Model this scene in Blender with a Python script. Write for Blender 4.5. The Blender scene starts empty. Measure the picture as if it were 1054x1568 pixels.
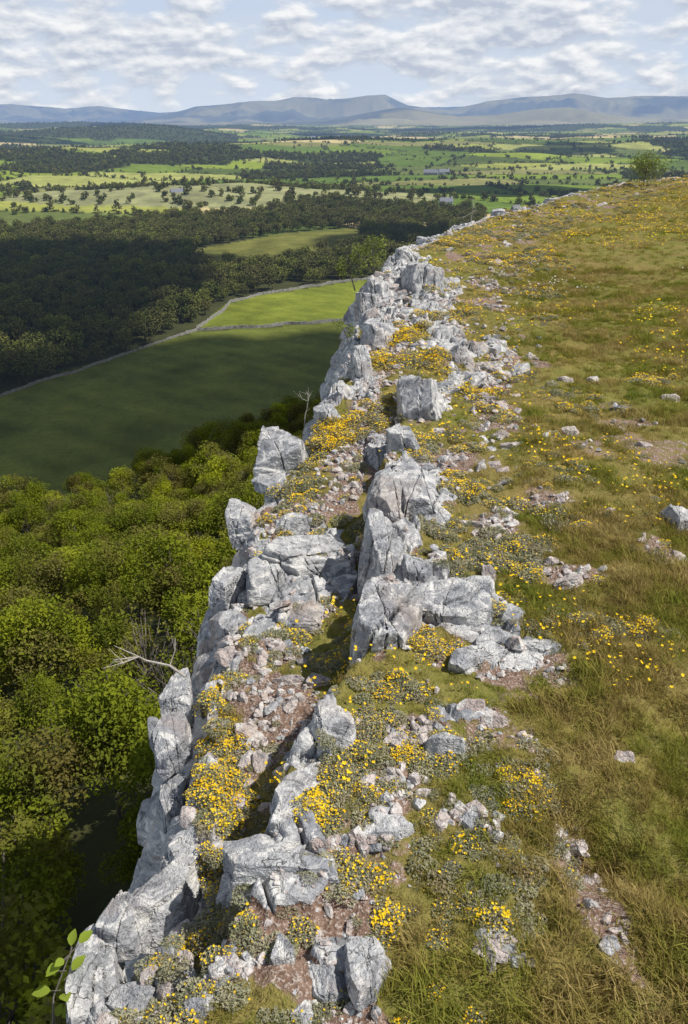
import bpy, bmesh, math, random
import numpy as np
from mathutils import Vector
random.seed(3); rng=np.random.default_rng(7)
S=bpy.context.scene
S.view_settings.view_transform='Standard'
try: S.view_settings.look='None'
except Exception: pass
S.view_settings.exposure=0
TH=math.radians(26.2); CT,ST=math.cos(TH),math.sin(TH); T=0.643; H=2.0
# ---------------------------------------------------------------- noise
def h3(ix,iy,iz,seed):
    n=(ix.astype(np.int64)*374761393+iy.astype(np.int64)*668265263+iz.astype(np.int64)*1274126177+seed*974711)&0xffffffff
    n=((n^(n>>13))*1274126177)&0xffffffff
    n=n^(n>>16)
    return (n&0xffffff)/16777215.0
def vn(x,y,z=0.0,seed=0):
    x=np.asarray(x,float); y=np.asarray(y,float)+0*x; z=np.asarray(z,float)+0*x
    fx,fy,fz=np.floor(x),np.floor(y),np.floor(z)
    ix,iy,iz=fx.astype(np.int64),fy.astype(np.int64),fz.astype(np.int64)
    u,v,w=x-fx,y-fy,z-fz
    u=u*u*(3-2*u); v=v*v*(3-2*v); w=w*w*(3-2*w)
    r=0
    for a in (0,1):
        for b in (0,1):
            for c in (0,1):
                r=r+h3(ix+a,iy+b,iz+c,seed)*(u if a else 1-u)*(v if b else 1-v)*(w if c else 1-w)
    return r
def fbm(x,y,z=0.0,o=4,seed=0):
    r=0;a=.5;s=0
    for i in range(o):
        r=r+a*vn(np.asarray(x)*2**i,np.asarray(y)*2**i,np.asarray(z)*2**i,seed+i*17); s+=a; a*=.5
    return r/s
def sst(a,b,x):
    t=np.clip((np.asarray(x,float)-a)/(b-a),0,1); return t*t*(3-2*t)
def vor(wx,wy,seed):
    gx=np.floor(wx).astype(np.int64); gy=np.floor(wy).astype(np.int64); sh=np.shape(wx)
    f1=np.full(sh,9.);f2=np.full(sh,9.);idv=np.zeros(sh);ox=np.zeros(sh);oy=np.zeros(sh)
    for i in (-1,0,1):
        for j in (-1,0,1):
            cx=gx+i+.1+.8*h3(gx+i,gy+j,gx*0,seed); cy=gy+j+.1+.8*h3(gx+i,gy+j,gx*0,seed+3); hid=h3(gx+i,gy+j,gx*0,seed+7)
            d=np.hypot(wx-cx,wy-cy); m=d<f1
            f2=np.where(m,f1,np.minimum(f2,d)); f1=np.where(m,d,f1); idv=np.where(m,hid,idv); ox=np.where(m,wx-cx,ox); oy=np.where(m,wy-cy,oy)
    return f1,f2,idv,ox,oy
# ---------------------------------------------------------------- plateau shape
EY=[-4,1.25,1.48,1.75,2.03,2.4,2.77,3.37,4.37,5.0,5.5,7.5,9.5,11.3,14.4,18.4,25,30,37,39,41,42.5]
EX=[-.9,-.66,-.60,-.48,-.56,-.60,-.63,-.57,-.60,-.48,-.27,.08,.2,.34,1.05,2.5,6.2,10,17,25,45,64]
def xe(y):
    y=np.asarray(y,float)
    b=(np.floor(y*5.5+.8*vn(y*2,y*0,0,4))); st=h3(b.astype(np.int64),(b*0).astype(np.int64),(b*0).astype(np.int64),77)
    return np.interp(y,EY,EX)+(.03+.012*np.clip(y,0,30))*(fbm(y*3.1,0*y+.5,0,3,5)-.5)*2+(.05+.006*np.clip(y,0,20))*(st-.5)
SY=[1.2,1.53,1.83,2.15,2.73,3.56,5.25,6.2]; SX=[-.45,-.335,-.24,-.18,.06,.09,.34,.5]
HOLES=[(.78,1.75,.16,.16),(1.75,2.9,.2,.18),(.55,1.5,.08,.06),(1.3,2.3,.12,.10),(2.0,3.6,.2,.14),(1.2,1.9,.16,.14),(1.0,1.6,.1,.1)]
RW=[]
def rockmask(x,y):
    a=x-xe(y); g=.95*np.exp(-np.clip(a,0,9)/(.085+.008*y))
    for x0,y0,sx,sy in RW: g=np.maximum(g,1.0*np.exp(-(((x-x0)/sx)**2+((y-y0)/sy)**2)))
    g=g+.85*(fbm(x*6,y*5,0,3,141)-.5)
    return sst(.45,.55,g)
def blocks(x,y):
    c,s=math.cos(.35),math.sin(.35); wx=(x*c+y*s); wy=(-x*s+y*c)
    wx=wx+.04*(vn(x*9,y*9,0,150)-.5); wy=wy+.04*(vn(x*9,y*9,0,151)-.5)
    f1,f2,i,ox,oy=vor(wx/.17,wy/.27,160); j=(i*71.3)%1; k=(i*37.7)%1
    h=.085*(i-.5)+.07*(j-.5)*ox+.08*(k-.5)*oy-.08*np.exp(-((f2-f1)/.055)**2)
    f1,f2,i2,ox,oy=vor(wx/.06,wy/.085,170); h=h+.016*(i2-.5)-.012*np.exp(-((f2-f1)/.12)**2)
    return h
def zp(x,y):
    x=np.asarray(x,float); y=np.asarray(y,float)
    a=x-xe(y)
    z=.10*(fbm(x*.8,y*.8,0,2,11)-.5)
    z=z+.075*(fbm(x*4.5,y*4.5,0,4,12)-.5)+.03*(fbm(x*17,y*17,0,3,13)-.5)
    z=z+.45*(fbm(x*.16,y*.16,0,3,14)-.5)*sst(7,16,y)
    xs=np.interp(y,SY,SX)+.1*(vn(y*5,y*0,0,9)-.5)
    z=z-.22*sst(.03,-.05,x-xs)*sst(1.15,1.5,y)*sst(6.3,5.0,y)
    z=z-.10*np.exp(-np.clip(a,0,9)/.16)
    for hx,hy,hr,hd in HOLES:
        z=z-hd*np.exp(-((x-hx)**2+(y-hy)**2)/hr**2)
    if RW:
        z=z+rockmask(x,y)*(.03+blocks(x,y))
    return z
def ray(px,py):
    u=(px-527)/784*T; v=(784-py)/784*T
    return u, CT+v*ST, -ST+v*CT
def P(px,py,up=0.0):
    dx,dy,dz=ray(px,py); z=0.0
    for i in range(12):
        t=(H-z-up)/(-dz); z=.5*z+.5*float(zp(dx*t,dy*t))
    return dx*t,dy*t,float(zp(dx*t,dy*t)),t*T/784
def V(px,py,z=-75.0):
    dx,dy,dz=ray(px,py); t=(H-z)/(-dz); return dx*t,dy*t
RWL=[(470,860,95,70),(600,800,45,90),(640,740,55,55),(620,900,95,55),(740,950,75,34),(650,600,50,26),(480,1120,50,26),(450,1220,46,46),(420,1310,92,38),(410,950,56,14),(640,430,36,60),(590,430,36,50),(720,540,55,10),(690,1150,40,14),(540,1470,66,20),(240,1520,90,16),(700,1095,60,12),(790,985,50,20),(370,780,24,46),(590,1258,32,8),(340,930,26,46),(290,1040,22,36),(300,1290,40,40),(230,1370,55,46),(450,930,56,26),(590,690,36,26),(560,590,26,22),(690,440,26,10),(700,350,26,10)]
tmp=[]
for px,py,w,h_ in RWL:
    x0,y0,z0,sc=P(px,py); yy=P(px,py-h_)[1]; tmp.append((x0,y0,w*sc,max(.05,yy-y0)))
RW=tmp
# ---------------------------------------------------------------- mesh helpers
def mesh_np(name,verts,quads=None,tris=None,smooth=True,mats=(),midx=None,link=True,coll=None,attrs=None):
    me=bpy.data.meshes.new(name)
    verts=np.asarray(verts,np.float32)
    fl=[];st=[];tot=[];o=0
    if quads is not None and len(quads):
        q=np.asarray(quads,np.int32); fl.append(q.ravel()); st.append(o+4*np.arange(len(q))); tot.append(np.full(len(q),4)); o+=q.size
    if tris is not None and len(tris):
        q=np.asarray(tris,np.int32); fl.append(q.ravel()); st.append(o+3*np.arange(len(q))); tot.append(np.full(len(q),3)); o+=q.size
    fl=np.concatenate(fl).astype(np.int32); st=np.concatenate(st).astype(np.int32); tot=np.concatenate(tot).astype(np.int32)
    me.vertices.add(len(verts)); me.vertices.foreach_set('co',verts.ravel())
    me.loops.add(len(fl)); me.loops.foreach_set('vertex_index',fl)
    me.polygons.add(len(st)); me.polygons.foreach_set('loop_start',st); me.polygons.foreach_set('loop_total',tot)
    for m in mats: me.materials.append(m)
    if midx is not None: me.polygons.foreach_set('material_index',np.asarray(midx,np.int32))
    me.polygons.foreach_set('use_smooth',np.full(len(st),smooth))
    me.update(calc_edges=True); me.validate()
    if attrs:
        for k,a in attrs.items():
            at=me.color_attributes.new(k,'FLOAT_COLOR','POINT')
            c=np.ones((len(verts),4),np.float32); c[:,:3]=a; at.data.foreach_set('color',c.ravel())
    ob=bpy.data.objects.new(name,me)
    if coll: coll.objects.link(ob)
    elif link: S.collection.objects.link(ob)
    return ob
def gridq(nr,nc):
    i=np.arange(nr-1)[:,None]*nc+np.arange(nc-1)[None,:]
    i=i.ravel(); return np.stack([i,i+1,i+nc+1,i+nc],1)
ICO={}
def ico(s):
    if s not in ICO:
        bm=bmesh.new(); bmesh.ops.create_icosphere(bm,subdivisions=s,radius=1)
        ICO[s]=(np.array([v.co[:] for v in bm.verts]),np.array([[v.index for v in f.verts] for f in bm.faces])); bm.free()
    return ICO[s]
def rotm(rx,ry,rz):
    cx,sx,cy,sy,cz,sz=math.cos(rx),math.sin(rx),math.cos(ry),math.sin(ry),math.cos(rz),math.sin(rz)
    return np.array([[cz,-sz,0],[sz,cz,0],[0,0,1]])@np.array([[cy,0,sy],[0,1,0],[-sy,0,cy]])@np.array([[1,0,0],[0,cx,-sx],[0,sx,cx]])
def rock(seed,dims,sub=5,npl=5,rough=.05,steps=6,lo=.70):
    r=np.random.default_rng(seed); v,f=ico(sub)
    v=v/(np.sum(np.abs(v)**14,axis=1)**(1/14))[:,None]
    R0=rotm(r.normal(0,.08),r.normal(0,.08),r.normal(0,.35)); v=v@R0.T
    for i in range(npl+4):
        n=r.normal(0,1,3); n[2]=abs(n[2])*(.9 if i%3==0 else .2); n/=np.linalg.norm(n); d=r.uniform(lo,1.12)
        k=np.clip(v@n-d,0,None); v=v-k[:,None]*n
    for i in range(steps):
        base=[[1,.3*r.normal(),.2*r.normal()],[.3*r.normal(),1,.2*r.normal()],[.15*r.normal(),.15*r.normal(),1],[1,1*r.choice([-1,1]),.3*r.normal()]][i%4]
        n=R0@np.array(base); n/=np.linalg.norm(n)
        c=r.uniform(-.55,.6); q=v@n-c+.06*(vn(v[:,0]*5,v[:,1]*5,v[:,2]*5,seed+i)-.5); m=q>0
        sh=np.array([0,0,-r.uniform(.02,.17)]) if i%4!=2 else np.array([r.normal(0,.03),r.normal(0,.03),0])
        v=v+m[:,None]*sh
        if i%4!=2: v=v*(1-.13*np.exp(-(q/.018)**2))[:,None]
        else: v=np.where(m[:,None],v*np.array([.92,.92,1]),v)
    o=seed*3.7
    nn=v/np.linalg.norm(v,axis=1)[:,None]
    q=fbm(v[:,0]*3+o,v[:,1]*3,v[:,2]*3,4,seed)*9; d=(np.floor(q)+sst(.0,.35,q-np.floor(q)))/9-.5
    v=v+nn*(d*rough*2.0+(fbm(v[:,0]*11+o,v[:,1]*11,v[:,2]*16,3,seed+9)-.5)*rough*.6)[:,None]
    return v*np.asarray(dims)/2,f
class Acc:
    def __init__(s): s.v=[];s.q=[];s.t=[];s.mq=[];s.mt=[];s.n=0
    def add(s,v,q=None,t=None,m=0):
        v=np.asarray(v,float)
        if q is not None and len(q): s.q.append(np.asarray(q)+s.n); s.mq.append(np.full(len(q),m))
        if t is not None and len(t): s.t.append(np.asarray(t)+s.n); s.mt.append(np.full(len(t),m))
        s.v.append(v); s.n+=len(v)
    def build(s,name,mats,smooth=True,coll=None):
        q=np.concatenate(s.q) if s.q else None; t=np.concatenate(s.t) if s.t else None
        return mesh_np(name,np.concatenate(s.v),q,t,smooth,mats,np.concatenate(s.mq+s.mt),coll=coll)
def tube(acc,pts,rad,m=0,n=6):
    pts=np.asarray(pts,float); k=len(pts); vs=[]
    for i in range(k):
        d=pts[min(i+1,k-1)]-pts[max(i-1,0)]; d/=np.linalg.norm(d)+1e-9
        a=np.cross(d,[0.31,.2,.93]); 
        if np.linalg.norm(a)<.1: a=np.cross(d,[1,0,0])
        a/=np.linalg.norm(a); b=np.cross(d,a)
        for j in range(n):
            t=2*math.pi*j/n; vs.append(pts[i]+rad[i]*(math.cos(t)*a+math.sin(t)*b))
    q=[[i*n+j,i*n+(j+1)%n,(i+1)*n+(j+1)%n,(i+1)*n+j] for i in range(k-1) for j in range(n)]
    acc.add(vs,q=q,m=m)
def leaves(acc,c,size,r,m=1,up=.5,asp=.6):
    n=len(c); a=r.normal(0,1,(n,3)); a/=np.linalg.norm(a,axis=1)[:,None]
    nr=r.normal(0,1,(n,3)); nr[:,2]+=up*2; b=np.cross(nr,a); b/=np.linalg.norm(b,axis=1)[:,None]+1e-9
    a=np.cross(b,nr); a/=np.linalg.norm(a,axis=1)[:,None]+1e-9
    s=size*r.uniform(.6,1.3,(n,1)); fold=np.cross(a,b)*s*.18
    v=np.stack([c-a*s, c+b*s*asp+fold, c+a*s, c-b*s*asp+fold],1).reshape(-1,3)
    acc.add(v,q=np.arange(4*n).reshape(-1,4),m=m)
# ---------------------------------------------------------------- node helpers
class NB:
    def __init__(s,nt): s.nt=nt; nt.nodes.clear()
    def n(s,t,props=None,**kw):
        nd=s.nt.nodes.new(t)
        if props:
            for k,v in props.items(): setattr(nd,k,v)
        for k,v in kw.items():
            key=int(k[1:]) if k[0]=='i' and k[1:].isdigit() else k.replace('_',' ')
            s.set(nd.inputs[key],v)
        return nd
    def set(s,sock,v):
        if isinstance(v,bpy.types.NodeSocket): s.nt.links.new(v,sock)
        elif isinstance(v,bpy.types.Node): s.nt.links.new(v.outputs[0],sock)
        elif isinstance(v,tuple) and len(v)==3 and sock.type=='RGBA': sock.default_value=(*v,1)
        else: sock.default_value=v
    def math(s,op,a,b=0.0,clamp=False):
        nd=s.n('ShaderNodeMath',{'operation':op,'use_clamp':clamp}); s.set(nd.inputs[0],a); s.set(nd.inputs[1],b); return nd.outputs[0]
    def mix(s,f,a,b,bt='MIX'):
        nd=s.n('ShaderNodeMix',{'data_type':'RGBA','blend_type':bt}); s.set(nd.inputs[0],f); s.set(nd.inputs[6],a); s.set(nd.inputs[7],b); return nd.outputs[2]
    def noise(s,vec,scale,detail=4,rough=.55,dist=0):
        return s.n('ShaderNodeTexNoise',Vector=vec,Scale=scale,Detail=detail,Roughness=rough,Distortion=dist).outputs[0]
    def mr(s,v,a,b,c=0.0,d=1.0):
        return s.n('ShaderNodeMapRange',Value=v,i1=a,i2=b,i3=c,i4=d).outputs[0]
    def pos(s): return s.n('ShaderNodeNewGeometry').outputs['Position']
    def attr(s,name): return s.n('ShaderNodeAttribute',{'attribute_name':name}).outputs['Color']
    def bump(s,h,st,dist,nrm=None):
        b=s.n('ShaderNodeBump',Strength=st,Distance=dist,Height=h)
        if nrm is not None: s.set(b.inputs['Normal'],nrm)
        return b.outputs[0]
    def bsdf(s,col,rough=.9,normal=None,spec=.2):
        b=s.n('ShaderNodeBsdfPrincipled'); s.set(b.inputs['Base Color'],col); s.set(b.inputs['Roughness'],rough); s.set(b.inputs['Specular IOR Level'],spec)
        if normal is not None: s.set(b.inputs['Normal'],normal)
        return b.outputs[0]
    def haze(s,sh,L=10000.0):  # haze painted into the material as blue emission, stronger with distance from origin
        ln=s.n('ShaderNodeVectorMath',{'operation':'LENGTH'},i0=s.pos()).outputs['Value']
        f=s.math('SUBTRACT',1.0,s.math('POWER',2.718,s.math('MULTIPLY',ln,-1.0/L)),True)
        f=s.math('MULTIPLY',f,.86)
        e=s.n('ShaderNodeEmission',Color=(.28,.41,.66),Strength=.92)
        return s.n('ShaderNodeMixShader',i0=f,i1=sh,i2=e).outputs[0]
    def out(s,sh): s.n('ShaderNodeOutputMaterial',Surface=sh)
def newmat(name):
    m=bpy.data.materials.new(name); m.use_nodes=True; return m,NB(m.node_tree)
def rockcol(b,p,c0,c1,pink):
    n1=b.noise(p,3.2,6,.62,.6); n2=b.noise(p,30,4,.7); n3=b.noise(p,2.0,3,.6,.5); n5=b.noise(p,120,2,.7); n6=b.noise(p,10,5,.68,1.2)
    col=b.mix(b.mr(n1,.38,.60),c0,c1)
    col=b.mix(b.mr(n2,.42,.62,0,.40),col,(.21,.215,.225))
    col=b.mix(b.mr(n6,.52,.59,0,.9),col,(.66,.65,.62))
    col=b.mix(b.mr(n3,.54,.66,0,pink),col,(.40,.29,.21))
    col=b.mix(b.mr(n6,.44,.37,0,.75),col,(.11,.115,.122))
    col=b.mix(b.mr(n5,.56,.7,0,.5),col,(.09,.085,.075))
    st=b.n('ShaderNodeMapping',Vector=p,Rotation=(.15,.2,.35),Scale=(6,2.8,2.2)).outputs[0]
    vo=b.n('ShaderNodeTexVoronoi',{'feature':'DISTANCE_TO_EDGE'},Vector=b.n('ShaderNodeVectorMath',{'operation':'ADD'},i0=st,i1=b.n('ShaderNodeTexNoise',Vector=p,Scale=9.0,Detail=3.0).outputs[1]).outputs[0],Scale=.8).outputs[0]
    ck=b.math('MULTIPLY',b.mr(vo,.0,.008,1,0),b.mr(n1,.50,.56))
    col=b.mix(b.math('MULTIPLY',ck,.45),col,(.08,.075,.07))
    hgt=b.math('SUBTRACT',b.math('ADD',b.math('ADD',n1,b.math('MULTIPLY',n2,.5)),b.math('MULTIPLY',n5,.12)),b.math('MULTIPLY',ck,.3))
    return col,hgt
def limestone(name,c0,c1,pink=.35):
    m,b=newmat(name); col,hgt=rockcol(b,b.pos(),c0,c1,pink)
    b.out(b.bsdf(col,.88,b.bump(hgt,1.0,.03))); return m
RC0,RC1=(.27,.28,.305),(.52,.52,.515)
M_rock=limestone('limestone',RC0,RC1)
M_rub=limestone('limestone_rubble',(.44,.36,.325),(.64,.57,.53),.5)
def turf():
    m,b=newmat('turf_and_soil'); p=b.pos(); A=b.attr('Mask'); sp=b.n('ShaderNodeSeparateColor',Color=A)
    n1=b.noise(p,3,4,.6); n2=b.noise(p,22,4,.65); n3=b.noise(p,90,2,.6); n4=b.noise(p,.5,4,.6,.5)
    g=b.mix(b.mr(n1,.35,.65),(.13,.13,.03),(.26,.19,.065))
    g=b.mix(b.mr(n2,.4,.7,0,.7),g,(.30,.225,.09))
    g=b.mix(b.mr(n3,.5,.75,0,.55),g,(.08,.08,.02))
    g=b.mix(b.mr(n4,.42,.60,0,.5),g,(.17,.19,.035))
    soil=b.mix(b.mr(n2,.3,.7),(.14,.085,.058),(.27,.185,.14))
    soil=b.mix(b.mr(n3,.52,.64,0,.85),soil,(.46,.39,.34))
    f=b.mr(b.math('ADD',sp.outputs[0],b.math('MULTIPLY',b.math('SUBTRACT',n2,.5),1.1)),.44,.62)
    col=b.mix(f,g,soil)
    rk,hgt=rockcol(b,p,RC0,RC1,.5)
    f2=b.mr(b.math('ADD',sp.outputs[1],b.math('MULTIPLY',b.math('SUBTRACT',n2,.5),.6)),.42,.55)
    col=b.mix(f2,col,rk)
    hh=b.math('ADD',n2,b.math('MULTIPLY',n3,.5)); mx=b.n('ShaderNodeMix',{'data_type':'FLOAT'}); b.set(mx.inputs[0],f2); b.set(mx.inputs[2],hh); b.set(mx.inputs[3],hgt)
    b.out(b.bsdf(col,.95,b.bump(mx.outputs[0],1.0,.022),.1)); return m
M_turf=turf()
def leafmat(name,cols,tr=.35,nscale=.6,haze=False,instrand=True,v=.5,det=2):
    m,b=newmat(name); p=b.pos()
    rd=b.n('ShaderNodeObjectInfo').outputs['Random'] if instrand else b.noise(p,.2,2)
    cr=b.n('ShaderNodeValToRGB'); e=cr.color_ramp.elements
    while len(e)<len(cols): e.new(.5)
    for i,c in enumerate(cols): e[i].position=i/(len(cols)-1); e[i].color=(*c,1)
    f=b.math('ADD',b.math('MULTIPLY',rd,1-v),b.math('MULTIPLY',b.mr(b.noise(p,nscale,det),.28,.72),v),True)
    b.set(cr.inputs[0],f)
    col=cr.outputs[0]
    d=b.n('ShaderNodeBsdfDiffuse',Color=col); t=b.n('ShaderNodeBsdfTranslucent',Color=col)
    sh=b.n('ShaderNodeMixShader',i0=tr,i1=d,i2=t).outputs[0] if tr>0 else d.outputs[0]
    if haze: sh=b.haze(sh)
    b.out(sh); return m
M_leafN=leafmat('woodland_leaves',[(.07,.09,.014),(.16,.135,.04),(.13,.16,.018),(.23,.26,.02),(.15,.135,.045),(.31,.35,.024),(.46,.47,.03)],.25,.12,v=.45)
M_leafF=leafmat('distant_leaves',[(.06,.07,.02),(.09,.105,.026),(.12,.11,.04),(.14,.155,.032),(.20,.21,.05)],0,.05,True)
M_leafS=leafmat('shrub_leaves',[(.14,.17,.04),(.26,.30,.08)],.35,3)
M_lime=leafmat('lime_leaves',[(.22,.32,.03),(.34,.42,.06)],.5,8)
M_grass=leafmat('grass_blades',[(.10,.145,.022),(.16,.20,.03),(.25,.25,.045),(.30,.23,.075),(.46,.36,.15),(.19,.21,.035)],.25,1.9,v=.74,det=4)
M_gfol=leafmat('grey_green_foliage',[(.17,.18,.09),(.29,.29,.18),(.38,.36,.24),(.26,.20,.11)],.12,9)
M_flow=leafmat('yellow_petals',[(.82,.50,.015),(.90,.68,.04)],.15,12)
M_white=leafmat('white_petals',[(.6,.6,.55),(.75,.75,.7)],.2,12)
def barkmat(name,c0,c1,haze=False):
    m,b=newmat(name); col=b.mix(b.mr(b.noise(b.pos(),12,3),.3,.7),c0,c1); sh=b.bsdf(col,.9,b.bump(b.noise(b.pos(),40,2),.6,.01))
    b.out(b.haze(sh) if haze else sh); return m
M_bark=barkmat('bark',(.09,.075,.06),(.22,.20,.17)); M_dead=barkmat('dead_wood',(.28,.25,.21),(.5,.46,.40))
# ---------------------------------------------------------------- plateau mesh
ys=list(np.arange(-4,.9,.12)); y=.9
while y<42.5: ys.append(y); y+=max(.008,.0048*y)
ys=np.array(ys); NC=520; c=np.linspace(0,1,NC); K=7.2; g=(np.exp(K*c)-1)/(math.exp(K)-1)
ex=xe(ys); X=ex[:,None]+(72-ex[:,None])*g[None,:]; Y=np.repeat(ys[:,None],NC,1)
Z=zp(X,Y)
drops=np.concatenate([np.linspace(.015,1.2,60),[1.6,2.5,4,6,9,13,18,24,34]]); offs=np.interp(drops,[0,.15,.4,.8,1.2,4,34],[.0,.05,.15,.30,.42,.8,2.6])
XL=[];ZL=[]
for d,o in zip(drops[::-1],offs[::-1]):
    f1,f2,i1,_,_=vor(ys/.17+.6*(vn(ys*3,ys*0+d*3,0,8)-.5),ys*0+d/.22,190)
    XL.append(ex-o-.16*(i1-.4)*sst(0,.1,d)+.05*np.exp(-((f2-f1)/.12)**2)*sst(0,.1,d)+.02*(fbm(ys*14,0*ys+d*14,0,3,3)-.5)); ZL.append(Z[:,0]-d)
XL=np.array(XL).T; ZL=np.array(ZL).T; ns=XL.shape[1]
Xa=np.concatenate([XL,X],1); Za=np.concatenate([ZL,Z],1); Ya=np.repeat(ys[:,None],Xa.shape[1],1)
for d,o in zip(drops[::6],offs[::6]):
    Xa=np.vstack([Xa,Xa[len(ys)-1]]); Ya=np.vstack([Ya,np.full(Xa.shape[1],42.5+o*2)]); Za=np.vstack([Za,Za[len(ys)-1]-d])
SOIL=[(430,1075,70,45),(880,1340,56,45),(830,770,50,16),(350,1485,80,26),(760,1450,36,24),(600,1205,60,40),(720,1250,60,26),(640,1120,60,30),(700,700,46,26),(790,1010,36,16),(870,880,56,20),(760,800,46,20),(930,1420,44,70),(540,700,50,20),(560,620,30,40),(420,1000,60,20),(330,900,30,60),(330,1000,50,20),(870,1300,36,30),(560,1290,50,24),(960,650,50,9),(1010,840,30,24)]
SW=[]
for px,py,w,h_ in SOIL:
    x0,y0,z0,sc=P(px,py); yy=P(px,py-h_)[1]; SW.append((x0,y0,w*sc,max(.05,yy-y0)))
def ab(y): return np.interp(y,[1.2,2,3,4,12,30],[.85,1.25,1.75,1.85,2.2,3])
def soilness(x,y):
    s=0*x
    for x0,y0,sx,sy in SW: s=np.maximum(s,1.0*np.exp(-(((x-x0)/sx)**2+((y-y0)/sy)**2)))
    s=s*(.60+.8*fbm(x*7,y*7,0,3,47))
    a=x-xe(y); rz=sst(1.15,.8,a/ab(y))
    s=np.maximum(s,rz*sst(.53,.65,fbm(x*3.3,y*2.6,0,4,41)))
    s=np.maximum(s,.55*sst(.62,.72,fbm(x*1.8,y*1.8,0,4,43))*sst(12,5,y))
    return np.clip(s,0,1)
so=soilness(Xa,Ya)
rk=rockmask(Xa,Ya); rk[:,:ns]=1; rk=np.where(Ya>42.55,1.0,rk)
mask=np.stack([so.ravel(),rk.ravel(),0*so.ravel()],1)
mesh_np('limestone_plateau_ground',np.stack([Xa.ravel(),Ya.ravel(),Za.ravel()],1),gridq(*Xa.shape),smooth=True,mats=[M_turf],attrs={'Mask':mask})
# ---------------------------------------------------------------- hero rocks
def place_rock(acc,px,py,w,d,h,rz,seed,tx=0,ty=0,sub=5,up=.25,rough=.05,k=1.2,kh=.85):
    sc=P(px,py)[3]; hh=h*sc*kh
    x,y,z,_=P(px,py,hh*.4)
    v,f=rock(seed,(w*sc*k,d*sc*k,hh*2.4),sub,rough=rough)
    v=v@rotm(math.radians(tx),math.radians(ty),math.radians(rz)).T
    acc.add(v+np.array([x,y,z+hh*(up-.35)]),t=f)
edge=[(137,1495,70,130,80,8),(183,1402,62,75,46,-20),(250,1362,76,130,48,-35),(300,1285,62,110,34,-32),(258,1200,40,100,40,5),(262,1120,40,90,40,-5),(266,1050,40,90,36,8),(244,1112,30,45,40,20),
(348,950,44,70,24,10),(350,885,38,70,34,-6),(370,785,38,110,36,4),(505,627,36,50,22,10),(537,597,32,60,26,0),(552,555,30,70,46,5),(585,512,56,80,34,20),(585,435,52,70,38,-10),(640,425,46,120,50,8),(628,385,32,60,24,0),(652,366,24,40,14,20),(700,347,26,30,12,0),(770,323,32,30,9,0),(845,306,20,20,6,0),(790,317,15,15,6,30),(565,455,30,40,28,0),(600,400,22,40,22,0),(415,735,50,40,16,10)]
A=Acc()
for i,e in enumerate(edge): place_rock(A,*e,seed=100+i,tx=random.uniform(-7,7),ty=random.uniform(-12,2),kh=.55 if e[1]>700 else .8,sub=6 if e[1]>1000 else 5)
A.build('limestone_cliff_edge',[M_rock],smooth=False)
A=Acc(); place_rock(A,432,684,84,80,54,20,seed=81,ty=-6,up=.45,rough=.05,sub=6,k=1.12,kh=.62); A.build('limestone_boulder',[M_rock],smooth=False)
spine=[(592,935,92,140,80,-18),(698,912,112,120,46,18),(592,830,62,120,58,4),(600,760,66,110,44,-6),(645,745,76,150,38,-10),(585,692,50,60,30,0),(622,680,46,80,30,10),(668,790,60,90,20,0),(645,615,66,95,50,12),(683,588,60,55,22,-8),(705,540,36,36,22,0),(745,558,46,32,12,0),(795,567,34,30,16,10),(760,525,30,25,12,0),
(468,1145,60,60,24,15),(512,1102,60,70,14,-10),(462,1205,54,110,20,-35),(435,1245,48,60,24,0),(425,1305,150,95,30,-14),(372,1362,70,75,26,-20),
(412,868,58,110,26,4),(470,835,85,100,20,-6),(518,885,60,110,26,8),(448,795,60,55,16,0),(410,960,62,62,10,0),(460,935,62,70,10,10),
(770,985,90,80,20,10),(718,1005,48,60,18,-10),(825,985,56,70,14,0),(640,865,40,60,34,0)]
A=Acc()
for i,e in enumerate(spine): place_rock(A,*e,seed=200+i,tx=random.uniform(-8,8),ty=random.uniform(-12,4),sub=6 if e[2]>=54 and e[1]>700 else 5,kh=.76)
A.build('limestone_outcrop',[M_rock],smooth=False)
near=[(436,1452,28,40,36,0),(502,1478,58,72,30,10),(562,1470,58,80,24,-10),(200,1526,60,50,20,0),(255,1532,52,42,18,10),(312,1538,50,42,14,0),(160,1545,42,42,24,0),(466,1550,36,32,16,0),(1036,790,46,60,30,0),(685,1156,62,50,22,15),(592,1262,68,45,11,5)]
A=Acc()
for i,e in enumerate(near): place_rock(A,*e,seed=300+i,tx=random.uniform(-12,12),ty=random.uniform(-12,12),kh=.75,sub=6 if i<3 else 5)
A.build('limestone_outcrop',[M_rock],smooth=False)
rub=[(700,1098,70,32,14,5),(660,1102,50,30,12,30),(750,1092,55,30,12,-10),(720,1078,40,26,10,0),(385,1122,46,40,10,0),(960,1157,36,30,10,0),(872,660,26,20,8,0),(866,580,26,18,8,0),(912,580,20,14,8,0),(1026,606,30,22,8,0),(952,656,22,16,8,0),(780,682,26,24,12,0),(770,1442,22,18,8,0),(812,1472,20,16,8,0),(868,888,40,30,10,20),(895,870,22,18,9,0),(845,858,24,18,9,0),(440,1040,45,28,10,0),(490,1040,36,26,10,10),(405,1025,26,22,9,0),(790,995,26,20,10,0),(470,1010,26,20,8,0),(650,1130,30,22,9,0),(610,1140,24,20,9,0),(740,800,50,16,10,-30),(780,785,40,14,10,-30),(935,780,20,14,8,0),(720,1240,24,18,9,0),(755,1270,26,20,9,0),(985,680,22,16,8,0),(490,1290,24,20,10,0),(520,1300,20,16,8,0),(590,1190,24,20,9,0),(610,1215,22,18,9,0),(440,1080,24,20,8,0)]
A=Acc()
for i,e in enumerate(rub): place_rock(A,*e,seed=400+i,tx=random.uniform(-14,14),ty=random.uniform(-14,14),sub=4,k=1.1)
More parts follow.
